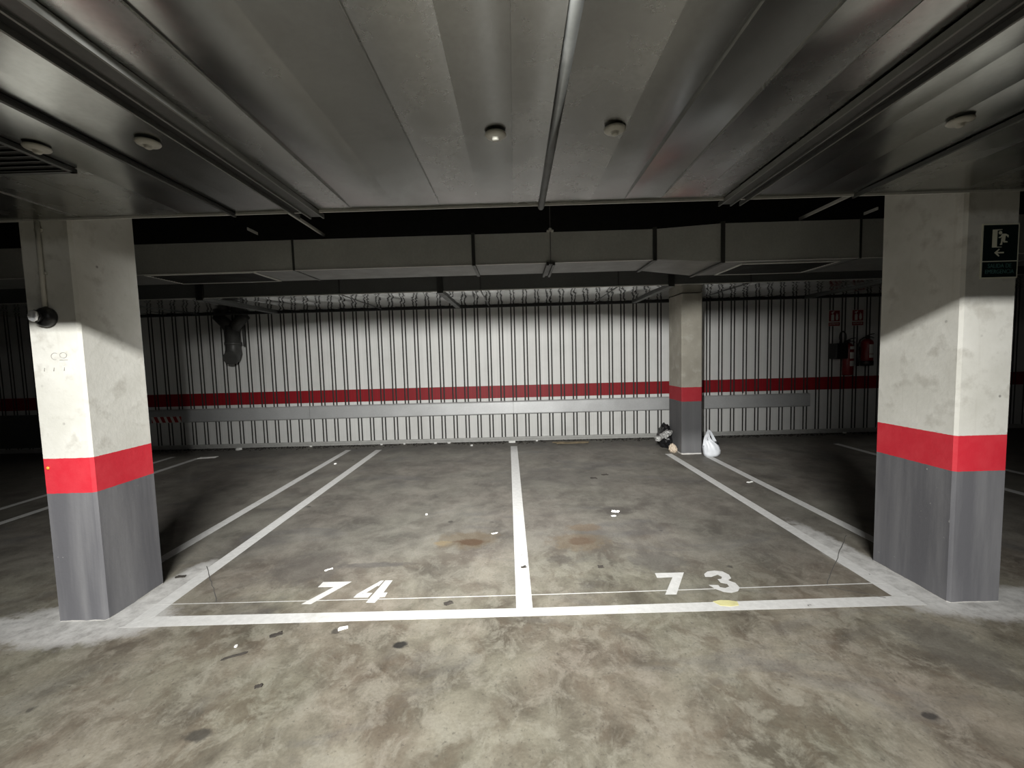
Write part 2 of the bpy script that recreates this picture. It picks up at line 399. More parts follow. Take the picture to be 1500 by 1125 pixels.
# ------------------------------------------------------------------ floor markings
def marking(pts, label, cat='parking line', group=None, name='parking_line', z=0.0, th=0.0011):
    bm = bmesh.new(); prism(bm, pts, z, z + th)
    return tag(link(name, bm, M['line']), label, cat, group)
def rect(x0, x1, y0, y1): return [(x0, y0), (x1, y0), (x1, y1), (x0, y1)]
marking([(-2.34, 2.36), (2.42, 2.345), (2.42, 2.44), (0.101, 2.43), (-2.21, 2.458), (-2.32, 2.37)], 'long white line across the front of both numbered bays')
marking([(-2.315, 2.375), (-2.211, 2.46), (-2.207, 7.0), (-2.31, 7.0)], 'bright white line along the left side of bay 74')
marking([(0.0, 2.434), (0.1, 2.434), (0.092, 6.99), (-0.019, 6.99)], 'white line dividing bay 74 from bay 73')
marking([(2.303, 2.444), (2.40, 2.444), (2.395, 6.15), (2.297, 6.15)], 'white line along the right side of bay 73 running to the middle pillar')
marking(rect(-2.84, -2.745, 3.0, 7.05), 'greyer white line behind the left pillar, left neighbour of the line of bay 74')
marking(rect(2.80, 2.89, 2.95, 5.97), 'white line from the white plastic bag to the right front pillar')
marking(rect(-5.18, -5.09, 2.6, 6.75), 'dim line in the dark left bay with white paper at its far end')
marking(rect(5.10, 5.19, 2.9, 6.5), 'dim floor line visible just left of the right front pillar foot')
marking(rect(5.90, 5.98, 3.2, 6.4), 'dim line at the right picture edge beyond the right front pillar')
marking(rect(-5.7, -5.62, 2.6, 6.9), 'faintest line in the dark at the left picture edge')
strip([(-2.33, 2.586), (-1.5, 2.578), (-0.6, 2.570), (0.3, 2.568), (1.2, 2.574), (2.40, 2.584)], 0.0065, 0.0013, 'hairline', M['line'])
tag(bpy.data.objects['hairline'], 'thin white hairline across both bays through the painted numbers', 'floor marking')

n74 = empty('bay_number', (-1.1, 2.66, 0)); tag(n74, 'white stencilled number 74 painted on the floor of the left bay', 'painted number')
n73 = empty('bay_number', (1.2, 2.66, 0)); tag(n73, 'white stencilled number 73 painted on the floor of the right bay', 'painted number')
def digit(root, polys):
    bm = bmesh.new()
    for p in polys: prism(bm, [(x - root.location.x, y - root.location.y) for x, y in p], 0.0012, 0.0024)
    link('digit', bm, M['line'], root)
digit(n74, [[(-1.34, 2.735), (-1.333, 2.797), (-1.135, 2.792), (-1.295, 2.54), (-1.356, 2.542), (-1.231, 2.732)]])
digit(n74, [[(-1.048, 2.598), (-1.04, 2.636), (-0.932, 2.793), (-0.912, 2.792), (-0.926, 2.725), (-0.935, 2.73), (-0.987, 2.646), (-0.942, 2.644), (-0.954, 2.593)],
            [(-0.901, 2.794), (-0.851, 2.791), (-0.87, 2.643), (-0.843, 2.644), (-0.845, 2.595), (-0.876, 2.594), (-0.891, 2.534), (-0.948, 2.538)]])
digit(n73, [[(0.967, 2.784), (1.167, 2.782), (1.013, 2.525), (0.943, 2.528), (1.067, 2.727), (0.961, 2.725)]])
digit(n73, [[(1.294, 2.753), (1.331, 2.785), (1.387, 2.795), (1.435, 2.779), (1.456, 2.735), (1.447, 2.692), (1.414, 2.668), (1.444, 2.633), (1.443, 2.577), (1.41, 2.54),
             (1.362, 2.524), (1.317, 2.537), (1.283, 2.573), (1.263, 2.619), (1.322, 2.615), (1.321, 2.589), (1.35, 2.578), (1.383, 2.594), (1.385, 2.625), (1.351, 2.643),
             (1.352, 2.684), (1.379, 2.687), (1.396, 2.712), (1.382, 2.742), (1.326, 2.716), (1.286, 2.718)]])

# ------------------------------------------------------------------ pillars
def pillar(x0, x1, y0, y1, h, label, mat='pillar'):
    cx, cy = (x0+x1)/2, (y0+y1)/2
    bm = bmesh.new(); ch = 0.014
    a, b = (x1-x0)/2, (y1-y0)/2
    prism(bm, [(-a+ch, -b), (a-ch, -b), (a, -b+ch), (a, b-ch), (a-ch, b), (-a+ch, b), (-a, b-ch), (-a, -b+ch)], 0.0, h)
    return tag(link('concrete_pillar', bm, M[mat], loc=(cx, cy, 0)), label, 'pillar')
pl = pillar(-2.776, -2.478, 2.437, 2.86, 3.745, 'left front concrete pillar with red band and the round black fitting')
pr = pillar(2.562, 2.872, 2.358, 2.885, 3.745, 'right front concrete pillar with red band carrying the emergency exit sign')
pm = pillar(2.522, 2.825, 6.085, 6.585, 2.362, 'far concrete pillar with red band between the rubbish and white bag', 'raw_shaded_pillar')
# pencil scribbles on the left pillar and the small reflector on its red band
bm = bmesh.new()
yy = -0.2125
tube(bm, [(-0.005 + 0.022*math.cos(t), yy, 1.60 + 0.02*math.sin(t)) for t in [0.9 + i*0.45 for i in range(10)]], 0.0012, 5)
tube(bm, [(0.043 + 0.02*math.cos(t), yy, 1.605 + 0.016*math.sin(t)) for t in [i*0.52 for i in range(13)]], 0.0012, 5)
tube(bm, [(0.02, yy, 1.578), (0.066, yy, 1.578)], 0.0012, 5)
for dx in (-0.075, -0.02, 0.04):
    tube(bm, [(dx, yy, 1.515), (dx + 0.004, yy, 1.535)], 0.002, 5)
link('pencil_mark', bm, M['mark'], pl)
bm = bmesh.new(); lathe(bm, [(0.009, 0), (0.009, 0.004), (0.004, 0.006)], Vector((0, -1, 0)), Vector((-0.11, -0.212, 0.945)), 14)
link('reflector_dot', bm, M['orange'], pl, label='small orange reflector dot')

# conduit and round wall fitting on the left pillar
bm = bmesh.new(); tube(bm, [(0, 0, 0), (0.004, 0, 0.478)], 0.012, 12)
for z in (0.18, 0.42): box(bm, -0.019, 0.021, -0.001, 0.012, z, z+0.016)
tag(link('conduit', bm, M['conduit'], loc=(-2.648, 2.4235, 1.885)), 'thin painted conduit running up the left front pillar', 'conduit')
sp = empty('wall_spotlight', (-2.648, 2.437, 1.825)); tag(sp, 'round black fitting with shiny silver reflector on the left pillar', 'spotlight')
bm = bmesh.new(); lathe(bm, [(0.056, 0.0), (0.058, 0.012), (0.052, 0.03), (0.036, 0.042), (0.0, 0.046)], Vector((0, -1, 0))); link('base', bm, M['black'], sp)
bm = bmesh.new(); ax = Vector((-0.12, -1, 0.02)).normalized(); lathe(bm, [(0.022, 0.03), (0.028, 0.045), (0.033, 0.058), (0.036, 0.066), (0.033, 0.066), (0.0, 0.06)], ax); link('head', bm, M['black'], sp)
bm = bmesh.new(); lathe(bm, [(0.034, 0.0665), (0.034, 0.074), (0.027, 0.079), (0.014, 0.066), (0.0, 0.064)], ax, n=8); link('reflector', bm, M['chrome'], sp)

# ------------------------------------------------------------------ emergency exit sign on the right pillar
es = empty('emergency_exit_sign', (2.757, 2.3575, 2.04)); tag(es, 'dark green emergency exit sign with running figure and arrow on the right pillar', 'sign')
bm = bmesh.new(); box(bm, -0.104, 0.104, -0.004, 0, -0.15, 0.15); link('backing', bm, M['sign_cream'], es)
bm = bmesh.new(); box(bm, -0.097, 0.097, -0.0052, -0.004, -0.053, 0.143); link('pictogram_panel', bm, M['sign_dark'], es)
bm = bmesh.new(); box(bm, -0.097, 0.097, -0.0052, -0.004, -0.143, -0.059); tp = link('text_panel', bm, M['sign_dark'], es)
def flat(bm, pts, y0=-0.0062, y1=-0.0052): prism(bm, pts, y0, y1, 'y')
bm = bmesh.new()
flat(bm, [(-0.048, 0.02), (-0.021, 0.024), (-0.021, 0.112), (-0.048, 0.118)])
flat(bm, [(-0.048, 0.118), (-0.021, 0.112), (0.006, 0.116), (0.006, 0.119)])
flat(bm, [(-0.048, 0.02), (0.006, 0.02), (0.006, 0.023), (-0.021, 0.024)])
link('door_symbol', bm, M['sign_cream'], es)
bm = bmesh.new()
flat(bm, [(-0.004 + 0.0095*math.cos(i*PI/7), 0.1 + 0.0095*math.sin(i*PI/7)) for i in range(14)])
flat(bm, [(0.006, 0.094), (0.026, 0.094), (0.042, 0.086), (0.043, 0.074), (0.038, 0.074), (0.033, 0.082), (0.026, 0.084), (0.024, 0.062), (0.022, 0.055), (0.037, 0.053), (0.038, 0.046), (0.016, 0.046), (0.010, 0.056), (0.008, 0.034), (-0.004, 0.033), (-0.003, 0.040), (0.0, 0.042), (0.002, 0.066), (0.008, 0.078), (0.0, 0.072), (-0.012, 0.071), (-0.012, 0.077), (-0.002, 0.08)])
link('running_figure', bm, M['sign_cream'], es)
bm = bmesh.new()
flat(bm, [(-0.034, -0.009), (-0.008, 0.013), (-0.004, 0.008), (-0.016, -0.005), (0.02, -0.005), (0.02, -0.013), (-0.016, -0.013), (-0.004, -0.026), (-0.008, -0.031)])
link('arrow', bm, M['sign_cream'], es)
text_mesh('lettering', 'SALIDA DE', 0.033, M['sign_text'], es, (0, -0.0058, -0.082), (PI/2, 0, 0), sx=0.85)
text_mesh('lettering', 'EMERGENCIA', 0.033, M['sign_text'], es, (0, -0.0058, -0.114), (PI/2, 0, 0), sx=0.82)

# ------------------------------------------------------------------ big overhead duct
ZB = 2.37
d1 = empty('ventilation_duct', (0, 2.40, ZB), SK); tag(d1, 'wide galvanised ventilation duct right overhead, spanning between the two front pillars', 'duct')
Y0, Y1 = -1.5, -0.004
rnd = random.Random(3)
def section(x0, x1, edges, amt=1.0, name='duct_section'):
    bm = bmesh.new()
    xs = [x0] + edges + [x1]
    ny = 10; last = None
    for a, b in zip(xs, xs[1:]):
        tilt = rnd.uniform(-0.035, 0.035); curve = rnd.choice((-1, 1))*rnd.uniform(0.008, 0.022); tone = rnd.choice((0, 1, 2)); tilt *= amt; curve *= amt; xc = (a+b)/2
        if abs(xc) < 1.3 and amt == 1.0: tilt = tilt*0.4 + math.copysign(0.055*min(1.0, abs(xc)/1.1)**2, xc)
        n = max(4, int((b-a)/0.03))
        ph = rnd.uniform(0, 6)
        grid = []
        for j in range(ny+1):
            y = Y0 + (Y1-Y0)*j/ny
            row = []
            for i in range(n+1):
                t = i/n*2-1
                fade = min(1.0, max(0.0, (Y1 - y)/0.2))
                h = (tilt*t*(b-a)/2 + curve*(b-a)*(t*t-0.5)*2.0)*fade + 0.0012*math.sin(3.1*y+ph)*(1-t*t)
                row.append(bm.verts.new((a + (b-a)*i/n, y, 0.006 + h)))
            grid.append(row)
        if last:
            for j in range(ny):
                q = [bm.verts.new(v.co) for v in (last[j], last[j+1], grid[j+1][0], grid[j][0])]
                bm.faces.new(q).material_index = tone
        last = [r_[-1] for r_ in grid]
        for j in range(ny):
            for i in range(n):
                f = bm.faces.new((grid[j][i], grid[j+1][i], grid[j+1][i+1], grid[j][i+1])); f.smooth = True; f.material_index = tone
    # side, back and top sheets
    zt = 3.73 - ZB
    for q in (((x0, Y1, 0.0), (x1, Y1, 0.0), (x1, Y1, zt), (x0, Y1, zt)), ((x0, Y0, 0.0), (x1, Y0, 0.0), (x1, Y0, zt), (x0, Y0, zt)), ((x0, Y0, zt), (x1, Y0, zt), (x1, Y1, zt), (x0, Y1, zt))):
        bm.faces.new([bm.verts.new(p) for p in q])
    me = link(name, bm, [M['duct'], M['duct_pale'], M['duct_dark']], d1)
    return me
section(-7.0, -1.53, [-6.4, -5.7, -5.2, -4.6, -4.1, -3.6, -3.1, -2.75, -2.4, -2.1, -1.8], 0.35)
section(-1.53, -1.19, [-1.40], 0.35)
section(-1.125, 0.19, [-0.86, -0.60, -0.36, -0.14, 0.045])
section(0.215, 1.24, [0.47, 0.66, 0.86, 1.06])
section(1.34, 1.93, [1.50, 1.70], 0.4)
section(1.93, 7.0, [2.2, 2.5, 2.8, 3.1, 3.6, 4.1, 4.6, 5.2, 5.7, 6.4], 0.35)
def flange(sides, x0, x1, deep, mat_lip=M['flange']):
    """joint between two sections: grey strap, black gap and thin lips, hanging under the sheet"""
    bm = bmesh.new()
    g0, g1, s0, s1 = sides
    box(bm, s0, s1, Y0, Y1 + 0.05, -deep, 0.004, 0)
    box(bm, g0, g1, Y0, Y1 + 0.02, -0.002, 1.355, 1)
    box(bm, min(s0, s1), max(s0, s1), Y0, Y1, 0.02, 1.355, 1)
    for x in (x0, x1, (g1 if abs(g1-s0) < abs(g0-s1) else g0)):
        box(bm, x - 0.004, x + 0.004, Y0, Y1 + 0.06, -deep - 0.008, 0.004, 2)
    return link('flange_joint', bm, [M['flange'], M['gasket'], M['flange_edge']], d1)
flange((-1.185, -1.125, -1.125, -1.055), -1.19, -1.05, 0.012)
flange((1.288, 1.338, 1.225, 1.285), 1.222, 1.342, 0.012)
bm = bmesh.new(); tube(bm, [(0.203, Y0, -0.002), (0.203, Y1 + 0.03, -0.002)], 0.018, 14); box(bm, 0.191, 0.214, Y0, Y1, 0.01, 1.355); link('flange_joint', bm, M['flange'], d1)
for x in (-1.53, 1.945):
    bm = bmesh.new(); box(bm, x - 0.007, x + 0.007, Y0, Y1 + 0.01, -0.014, 0.004, 0); box(bm, x + 0.007, x + 0.012, Y0, Y1, -0.004, 0.004, 1); link('flange_joint', bm, [M['flange'], M['gasket']], d1)
bm = bmesh.new()
box(bm, -7, 7, Y1 - 0.004, Y1 + 0.003, -0.006, 0.02); link('edge_lip', bm, M['lip'], d1)
for x, y in ((-0.018, 1.637), (0.43, 1.619), (-1.326, 1.633), (1.735, 1.622), (-1.758, 1.648)):
    bm = bmesh.new(); lathe(bm, [(0.0395, 0.0), (0.041, -0.004), (0.036, -0.010), (0.020, -0.014), (0.014, -0.0145), (0.013, -0.022), (0.009, -0.025), (0.0, -0.0255)], n=28)
    link('tie_rod_cap', bm, M['cap'], d1, loc=(x, y - 2.40 - SK*x, 0.0))
gr = None
bm = bmesh.new()
gx0, gx1, gy0, gy1 = -2.62, -1.815, 1.30-2.425, 1.848-2.425
for a in ((gx0, gx1, gy1-0.02, gy1), (gx0, gx1, gy0, gy0+0.02), (gx1-0.02, gx1, gy0, gy1), (gx0, gx0+0.02, gy0, gy1)): box(bm, *a, -0.012, 0.004, 0)
box(bm, gx0, gx1, gy0, gy1, -0.0015, 0.0, 1)
gr = link('air_grille', bm, [M['flange'], M['gasket']], d1)
for i in range(13):
    y = gy0 + 0.035 + i*0.04
    bm = bmesh.new(); hexa(bm, [(gx0+0.02, y, -0.010), (gx1-0.02, y, -0.010), (gx1-0.02, y+0.004, -0.010), (gx0+0.02, y+0.004, -0.010), (gx0+0.02, y+0.016, -0.002), (gx1-0.02, y+0.016, -0.002), (gx1-0.02, y+0.02, -0.002), (gx0+0.02, y+0.02, -0.002)])
    link('slat', bm, M['flange'], gr)

# ------------------------------------------------------------------ second duct, with the offset transition
d2 = empty('ventilation_duct', (0, 3.865, ZB), SK); tag(d2, 'narrow middle ventilation duct behind the overhead duct, stepped near its right third', 'duct')
def duct_box(name, p, mat, parent):
    """p: list of (x, y_front, y_back, z_bottom, z_top) stations"""
    bm = bmesh.new(); rs = []
    for x, yf, yb, zb, zt in p:
        rs.append([bm.verts.new(q) for q in ((x, yf, zb), (x, yb, zb), (x, yb, zt), (x, yf, zt))])
    for a, b in zip(rs, rs[1:]):
        for i in range(4): bm.faces.new((a[i], a[(i+1) % 4], b[(i+1) % 4], b[i]))
    bm.faces.new(rs[0]); bm.faces.new(rs[-1])
    o = link(name, bm, mat, parent)
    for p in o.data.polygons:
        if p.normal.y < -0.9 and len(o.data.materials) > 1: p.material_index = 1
    return o
T2 = 0.27
A = lambda x: (x, 0.0, 0.50, 0.0, T2)
Bq = lambda x: (x, -0.06, 0.60, -0.05, 0.285)
for a, b in ((-7, -4.4), (-4.4, -1.95), (-1.95, -0.30), (-0.30, 1.345)): duct_box('duct_section', [A(a), A(b - 0.002)], [M['duct_side'], M['duct_face']], d2)
duct_box('transition_piece', [A(1.347), Bq(1.93)], [M['duct_side'], M['duct_face']], d2)
for a, b in ((1.932, 3.15), (3.152, 5.0), (5.0, 7.0)): duct_box('duct_section', [Bq(a), Bq(b - 0.002)], [M['duct_side'], M['duct_face']], d2)
def collar(parent, x, st, w=0.022, t=0.012, mat=None):
    _, yf, yb, zb, zt = st(x)
    bm = bmesh.new()
    box(bm, x-w/2, x+w/2, yf-t, yf, zb-t, zt+t); box(bm, x-w/2, x+w/2, yb, yb+t, zb-t, zt+t); box(bm, x-w/2, x+w/2, yf, yb, zb-t, zb); box(bm, x-w/2, x+w/2, yf, yb, zt, zt+t)
    return link('flange_joint', bm, mat or M['flange'], parent)
for x in (-4.4, -1.95, -0.30): collar(d2, x, A, 0.03 if x == -0.3 else 0.018, 0.012 if x == -.3 else 0.006)
collar(d2, 1.346, A, 0.034, 0.014); collar(d2, 1.931, Bq, 0.034, 0.014); collar(d2, 3.151, Bq, 0.016, 0.008); collar(d2, 5.0, Bq)
for st, x0, x1 in ((A, -7, -4.41), (A, -4.39, -1.96), (A, -1.94, -0.32), (A, -0.28, 1.33), (Bq, 1.95, 3.14), (Bq, 3.16, 4.98)):
    _, yf, yb, zb, zt = st(0)
    bm = bmesh.new(); box(bm, x0, x1, yf-0.006, yf+0.01, zb-0.005, zb+0.002); link('edge_lip', bm, M['lip'], d2)
def duct_grille(x0, x1, y0, y1, z):
    bm = bmesh.new()
    box(bm, x0, x1, y0, y1, z-0.002, z-0.0005, 1)
    for a in ((x0, x1, y0, y0+0.018), (x0, x1, y1-0.018, y1), (x0, x0+0.018, y0, y1), (x1-0.018, x1, y0, y1)): box(bm, *a, z-0.011, z-0.0005, 0)
    g = link('air_grille', bm, [M['lip'], M['gasket']], d2)
    n = int((y1-y0)/0.03)
    for i in range(1, n):
        y = y0 + (y1-y0)*i/n
        b2 = bmesh.new(); box(b2, x0+0.018, x1-0.018, y-0.005, y+0.003, z-0.009, z-0.002); link('slat', b2, M['flange'], g)
duct_grille(-3.35, -2.33, 0.01, 0.47, 0.0)
duct_grille(2.15, 3.05, 0.03, 0.56, -0.05)
# trapeze hanger under the middle duct
bm = bmesh.new()
for dx in (0.372, 0.428): box(bm, dx-0.011, dx+0.011, -0.03, 0.55, -0.032, -0.003)
box(bm, 0.386, 0.414, -0.025, 0.54, -0.02, -0.003)
hg = link('hanger_bracket', bm, M['flange'], d2, label='double steel hanger bracket under the duct')
bm = bmesh.new(); tube(bm, [(0.4, -0.018, -0.03), (0.4, -0.018, 1.375)], 0.004, 8); link('threaded_rod', bm, M['pipe'], hg)
bm = bmesh.new(); tube(bm, [(0.4, -0.018, 0.285), (0.4, -0.018, 0.30)], 0.016, 6); box(bm, 0.37, 0.43, -0.03, 0.01, 0.272, 0.284); link('nut', bm, M['lip'], hg)

# slender rails in the dark gap above
def gap_rail(x, y0, y1, z, label, w=0.016):
    bm = bmesh.new(); box(bm, -w/2, w/2, 0, y1-y0, -0.012, 0.012)
    tag(link('support_rail', bm, M['lip'], loc=(x, y0, z)), label, 'rail')
gap_rail(-1.695, 2.46, 3.98, 2.70, 'thin bright rail in the dark gap right of the left pillar')
gap_rail(2.672, 2.93, 3.86, 2.70, 'thin rail in the dark gap just left of the right pillar')
gap_rail(3.175, 3.62, 3.76, 2.70, 'short faint rail in the gap touching the right front pillar', 0.008)
gap_rail(-2.253, 3.73, 3.88, 2.70, 'faintest short rail in the gap beside the left pillar', 0.006)

# ------------------------------------------------------------------ third duct by the wall
d3 = empty('ventilation_duct', (0, 5.33, ZB), SK); tag(d3, 'wide low ventilation duct along the ribbed wall, mirroring the wall underneath', 'duct')
C3 = lambda x: (x, 0.0, 1.66, 0.0, 0.40)
xs3 = [-8, -5.2, -3.9, -2.13, -0.85, -0.34, 1.40, 2.06, 3.06, 4.9, 6.5, 8]
for a, b in zip(xs3, xs3[1:]): duct_box('duct_section', [C3(a), C3(b - 0.002)], [M['duct_mirror'], M['duct_front']], d3)
for x, w, t in ((-5.2, .02, .008), (-3.9, .09, .03), (-2.13, .014, .006), (-0.85, .075, .025), (-0.34, .014, .006), (1.40, .014, .006), (2.06, .075, .025), (3.06, .016, .006), (4.9, .08, .03)):
    collar(d3, x, C3, w, t)
bm = bmesh.new(); box(bm, -8, 8, -0.008, 0.006, -0.006, 0.006); link('edge_lip', bm, M['lip'], d3)
bm = bmesh.new(); box(bm, -8, 8, 1.64, 1.70, -0.025, 0.02); link('edge_lip', bm, M['gasket'], d3, label='dark rear edge')
bm = bmesh.new(); box(bm, -12.7, 12.7, 0.1, 1.9, 0.44, 1.375); link('gap_filler_1', bm, M['gap_black'], loc=(0, 5.33, ZB), rz=SK, kind='structure')  # added black block, painting the dark of the gap above the far duct
# ------------------------------------------------------------------ Y-shaped pipe hanging at the wall
pp = empty('ventilation_pipe', wp(-4.78, 0.22, 2.33), SK); tag(pp, 'dark Y-branched pipe hanging against the wall under the far duct', 'pipe')
bm = bmesh.new(); tube(bm, [(0, 0, -0.16), (0, 0, -0.52), (0.0, -0.005, -0.60), (0.0, -0.03, -0.66), (0.005, -0.075, -0.70), (0.01, -0.12, -0.71)], [0.115, 0.115, 0.125, 0.125, 0.122, 0.115], 20); link('elbow', bm, M['pipe'], pp)
for s, name in ((-1, 'branch'), (1, 'branch')):
    bm = bmesh.new(); tube(bm, [(0.02*s, 0, -0.22), (0.09*s, 0, -0.12), (0.24*s, 0, 0.03)], [0.10, 0.095, 0.09], 16); link(name, bm, M['pipe'], pp)
bm = bmesh.new(); tube(bm, [(0, 0, -0.43), (0, 0, -0.48)], 0.132, 20); link('collar', bm, M['pipe'], pp)
for x in (-0.13, 0.15):
    bm = bmesh.new(); tube(bm, [(x, 0.07, -0.05), (x, 0.07, -0.5)], 0.02, 8); link('side_tube', bm, M['pipe'], pp)

# ------------------------------------------------------------------ guard rails on the wall
gd = empty('guard_rail', wp(0, 0, 0.49), SK); tag(gd, 'long flat galvanised guard rail fixed along the ribbed back wall', 'guard rail')
def rail_profile(bm, x0, x1):
    pr_ = [(-0.002, 0.0), (-0.05, 0.006), (-0.062, 0.022), (-0.062, 0.218), (-0.05, 0.234), (-0.002, 0.24), (-0.002, 0.234), (-0.046, 0.228), (-0.056, 0.214), (-0.056, 0.026), (-0.046, 0.012), (-0.002, 0.006)]
    a = [bm.verts.new((x0, y, z)) for y, z in pr_]; b = [bm.verts.new((x1, y, z)) for y, z in pr_]
    for i in range(len(pr_)): bm.faces.new((a[i], a[(i+1) % 12], b[(i+1) % 12], b[i]))
    bm.faces.new(a); bm.faces.new(b)
for a, b in ((-6.9, -3.6), (-3.6, 0.05), (0.05, 2.9), (2.9, 5.31)):
    bm = bmesh.new(); rail_profile(bm, a, b - 0.004); link('rail_beam', bm, M['rail'], gd)
for x in (-3.5, 0.0, 3.0):
    bm = bmesh.new(); box(bm, x-0.05, x+0.05, -0.012, 0.03, 0.03, 0.21); link('bracket', bm, M['flange'], gd)
bm = bmesh.new(); lathe(bm, [(0.02, 0), (0.022, 0.015), (0.012, 0.03), (0.0, 0.032)], o=Vector((4.15, -0.04, 0.241)), n=12); link('bolt', bm, M['sign_white'], gd, label='small white bolt cap')
bm = bmesh.new(); box(bm, -6.46, -5.92, -0.0635, -0.0621, 0.012, 0.118, 0)
for i in range(5):
    x = -6.43 + i*0.115
    hexa(bm, [(x, -0.0645, 0.012), (x+0.05, -0.0645, 0.012), (x+0.05, -0.0635, 0.012), (x, -0.0635, 0.012), (x-0.06+0.02, -0.0645, 0.118), (x+0.01, -0.0645, 0.118), (x+0.01, -0.0635, 0.118), (x-0.04, -0.0635, 0.118)])
ht = link('hazard_tape', bm, [M['sign_white'], M['stripe_red']], gd, label='red and white striped tape')
for p in ht.data.polygons: p.material_index = 1 if p.index < 6 else 0
# flat sheet left of the left pillar
bm = bmesh.new(); box(bm, -1.9, 1.9, -0.05, -0.003, 0.0, 0.60); tag(link('wall_panel', bm, M['duct_side'], loc=wp(-9.1, 0, 0.10), rz=SK), 'dark flat metal panel low on the wall left of the left pillar', 'panel')

# ------------------------------------------------------------------ fire extinguishers and their signs
def ext_sign(u, label):
    s = empty('extinguisher_sign', wp(u, 0.003, 1.90), SK); tag(s, label, 'sign', 'red fire extinguisher signs')
    bm = bmesh.new(); box(bm, -0.10, 0.10, -0.006, 0, 0, 0.275); link('backing', bm, M['sign_white'], s)
    bm = bmesh.new(); box(bm, -0.094, 0.094, -0.0072, -0.006, 0.082, 0.269); link('pictogram_panel', bm, M['sign_red'], s)
    bm = bmesh.new(); box(bm, -0.098, 0.098, -0.0072, -0.006, 0.003, 0.064); link('text_panel', bm, M['sign_red'], s)
    bm = bmesh.new()
    F = lambda p: prism(bm, p, -0.0084, -0.0072, 'y')
    F([(-0.055, 0.095), (-0.005, 0.095), (-0.005, 0.19), (-0.018, 0.205), (-0.042, 0.205), (-0.055, 0.19)])
    F([(-0.04, 0.21), (-0.02, 0.21), (-0.02, 0.232), (0.002, 0.25), (-0.004, 0.258), (-0.05, 0.245), (-0.06, 0.225), (-0.052, 0.222), (-0.04, 0.232)])
    F([(0.03, 0.10), (0.06, 0.10), (0.072, 0.14), (0.065, 0.18), (0.068, 0.215), (0.05, 0.19), (0.045, 0.235), (0.03, 0.2), (0.022, 0.15)])
    link('pictogram', bm, M['sign_white'], s)
    text_mesh('lettering', 'EXTINTOR', 0.042, M['sign_white'], s, (0, -0.0078, 0.034), (PI/2, 0, 0), sx=0.8)
ext_sign(5.735, 'left of the two red extinguisher signs, above the black box')
ext_sign(6.145, 'right of the two red extinguisher signs, above the smaller extinguisher')

def cyl_ext(root, r, h, labels, base=None):
    bm = bmesh.new(); lathe(bm, [(r*0.9, 0.0), (r, 0.012), (r, h*0.84), (r*0.9, h*0.91), (r*0.6, h*0.97), (r*0.3, h)], n=24); link('cylinder', bm, M['ext_red'], root)
    for z0, z1 in labels:
        bm = bmesh.new(); n = 10
        a0, a1 = -PI/2 - 0.35, -PI/2 + 0.95
        lo = [bm.verts.new((math.cos(a0+(a1-a0)*i/n)*(r+0.001), math.sin(a0+(a1-a0)*i/n)*(r+0.001), z0)) for i in range(n+1)]
        hi = [bm.verts.new((v.co.x, v.co.y, z1)) for v in lo]
        for i in range(n): bm.faces.new((lo[i], lo[i+1], hi[i+1], hi[i])).smooth = True
        link('paper_label', bm, M['sign_white'], root)
    bm = bmesh.new(); tube(bm, [(0, 0, h), (0, 0, h+0.045)], 0.02, 12); box(bm, -0.025, 0.025, -0.018, 0.018, h+0.02, h+0.05); link('valve', bm, M['black'], root)
    bm = bmesh.new(); tube(bm, [(-0.01, 0, h+0.05), (0.05, -0.01, h+0.075), (0.11, -0.01, h+0.085)], 0.008, 8); tube(bm, [(0, 0, h+0.03), (0.06, -0.01, h+0.03), (0.105, -0.01, h+0.01)], 0.008, 8); link('handle', bm, M['black'], root)
    if base:
        bm = bmesh.new(); lathe(bm, [(r*1.06, -0.005), (r*1.06, base), (r*1.0, base+0.004)], n=24); link('base_ring', bm, M['black'], root)
e1 = empty('fire_extinguisher', wp(5.905, 0.12, 1.035), SK); tag(e1, 'tall red fire extinguisher with black horn box, left of the pair', 'fire extinguisher')
cyl_ext(e1, 0.082, 0.56, [(0.16, 0.25), (0.29, 0.40), (0.45, 0.50)])
bm = bmesh.new(); box(bm, -0.29, -0.092, -0.12, 0.06, 0.29, 0.56); link('horn_box', bm, M['black'], e1, bevel=0.012)
bm = bmesh.new(); tube(bm, [(0.0, -0.02, 0.60), (-0.06, -0.05, 0.58), (-0.10, -0.06, 0.60)] + [(-0.145 + 0.052*math.cos(t), -0.06, 0.66 + 0.10*math.sin(t)) for t in [-0.6 + i*0.36 for i in range(13)]] + [(-0.19, -0.06, 0.55)], 0.013, 10); link('hose', bm, M['black'], e1)
bm = bmesh.new(); box(bm, -0.05, 0.05, 0.075, 0.118, 0.3, 0.42); link('bracket', bm, M['black'], e1)
e2 = empty('fire_extinguisher', wp(6.235, 0.115, 1.20), SK); tag(e2, 'smaller red fire extinguisher with black base ring, beside the right pillar', 'fire extinguisher')
cyl_ext(e2, 0.088, 0.46, [(0.13, 0.19), (0.20, 0.36)], base=0.075)
bm = bmesh.new(); tube(bm, [(0.0, -0.02, 0.49), (-0.09, -0.03, 0.48), (-0.15, -0.03, 0.44), (-0.18, -0.03, 0.36), (-0.185, -0.03, 0.22), (-0.175, -0.03, 0.10), (-0.18, -0.03, -0.01)], [0.011]*5 + [0.014, 0.02], 10); link('hose', bm, M['black'], e2)
bm = bmesh.new(); box(bm, -0.05, 0.05, 0.08, 0.113, 0.2, 0.32); link('bracket', bm, M['black'], e2)

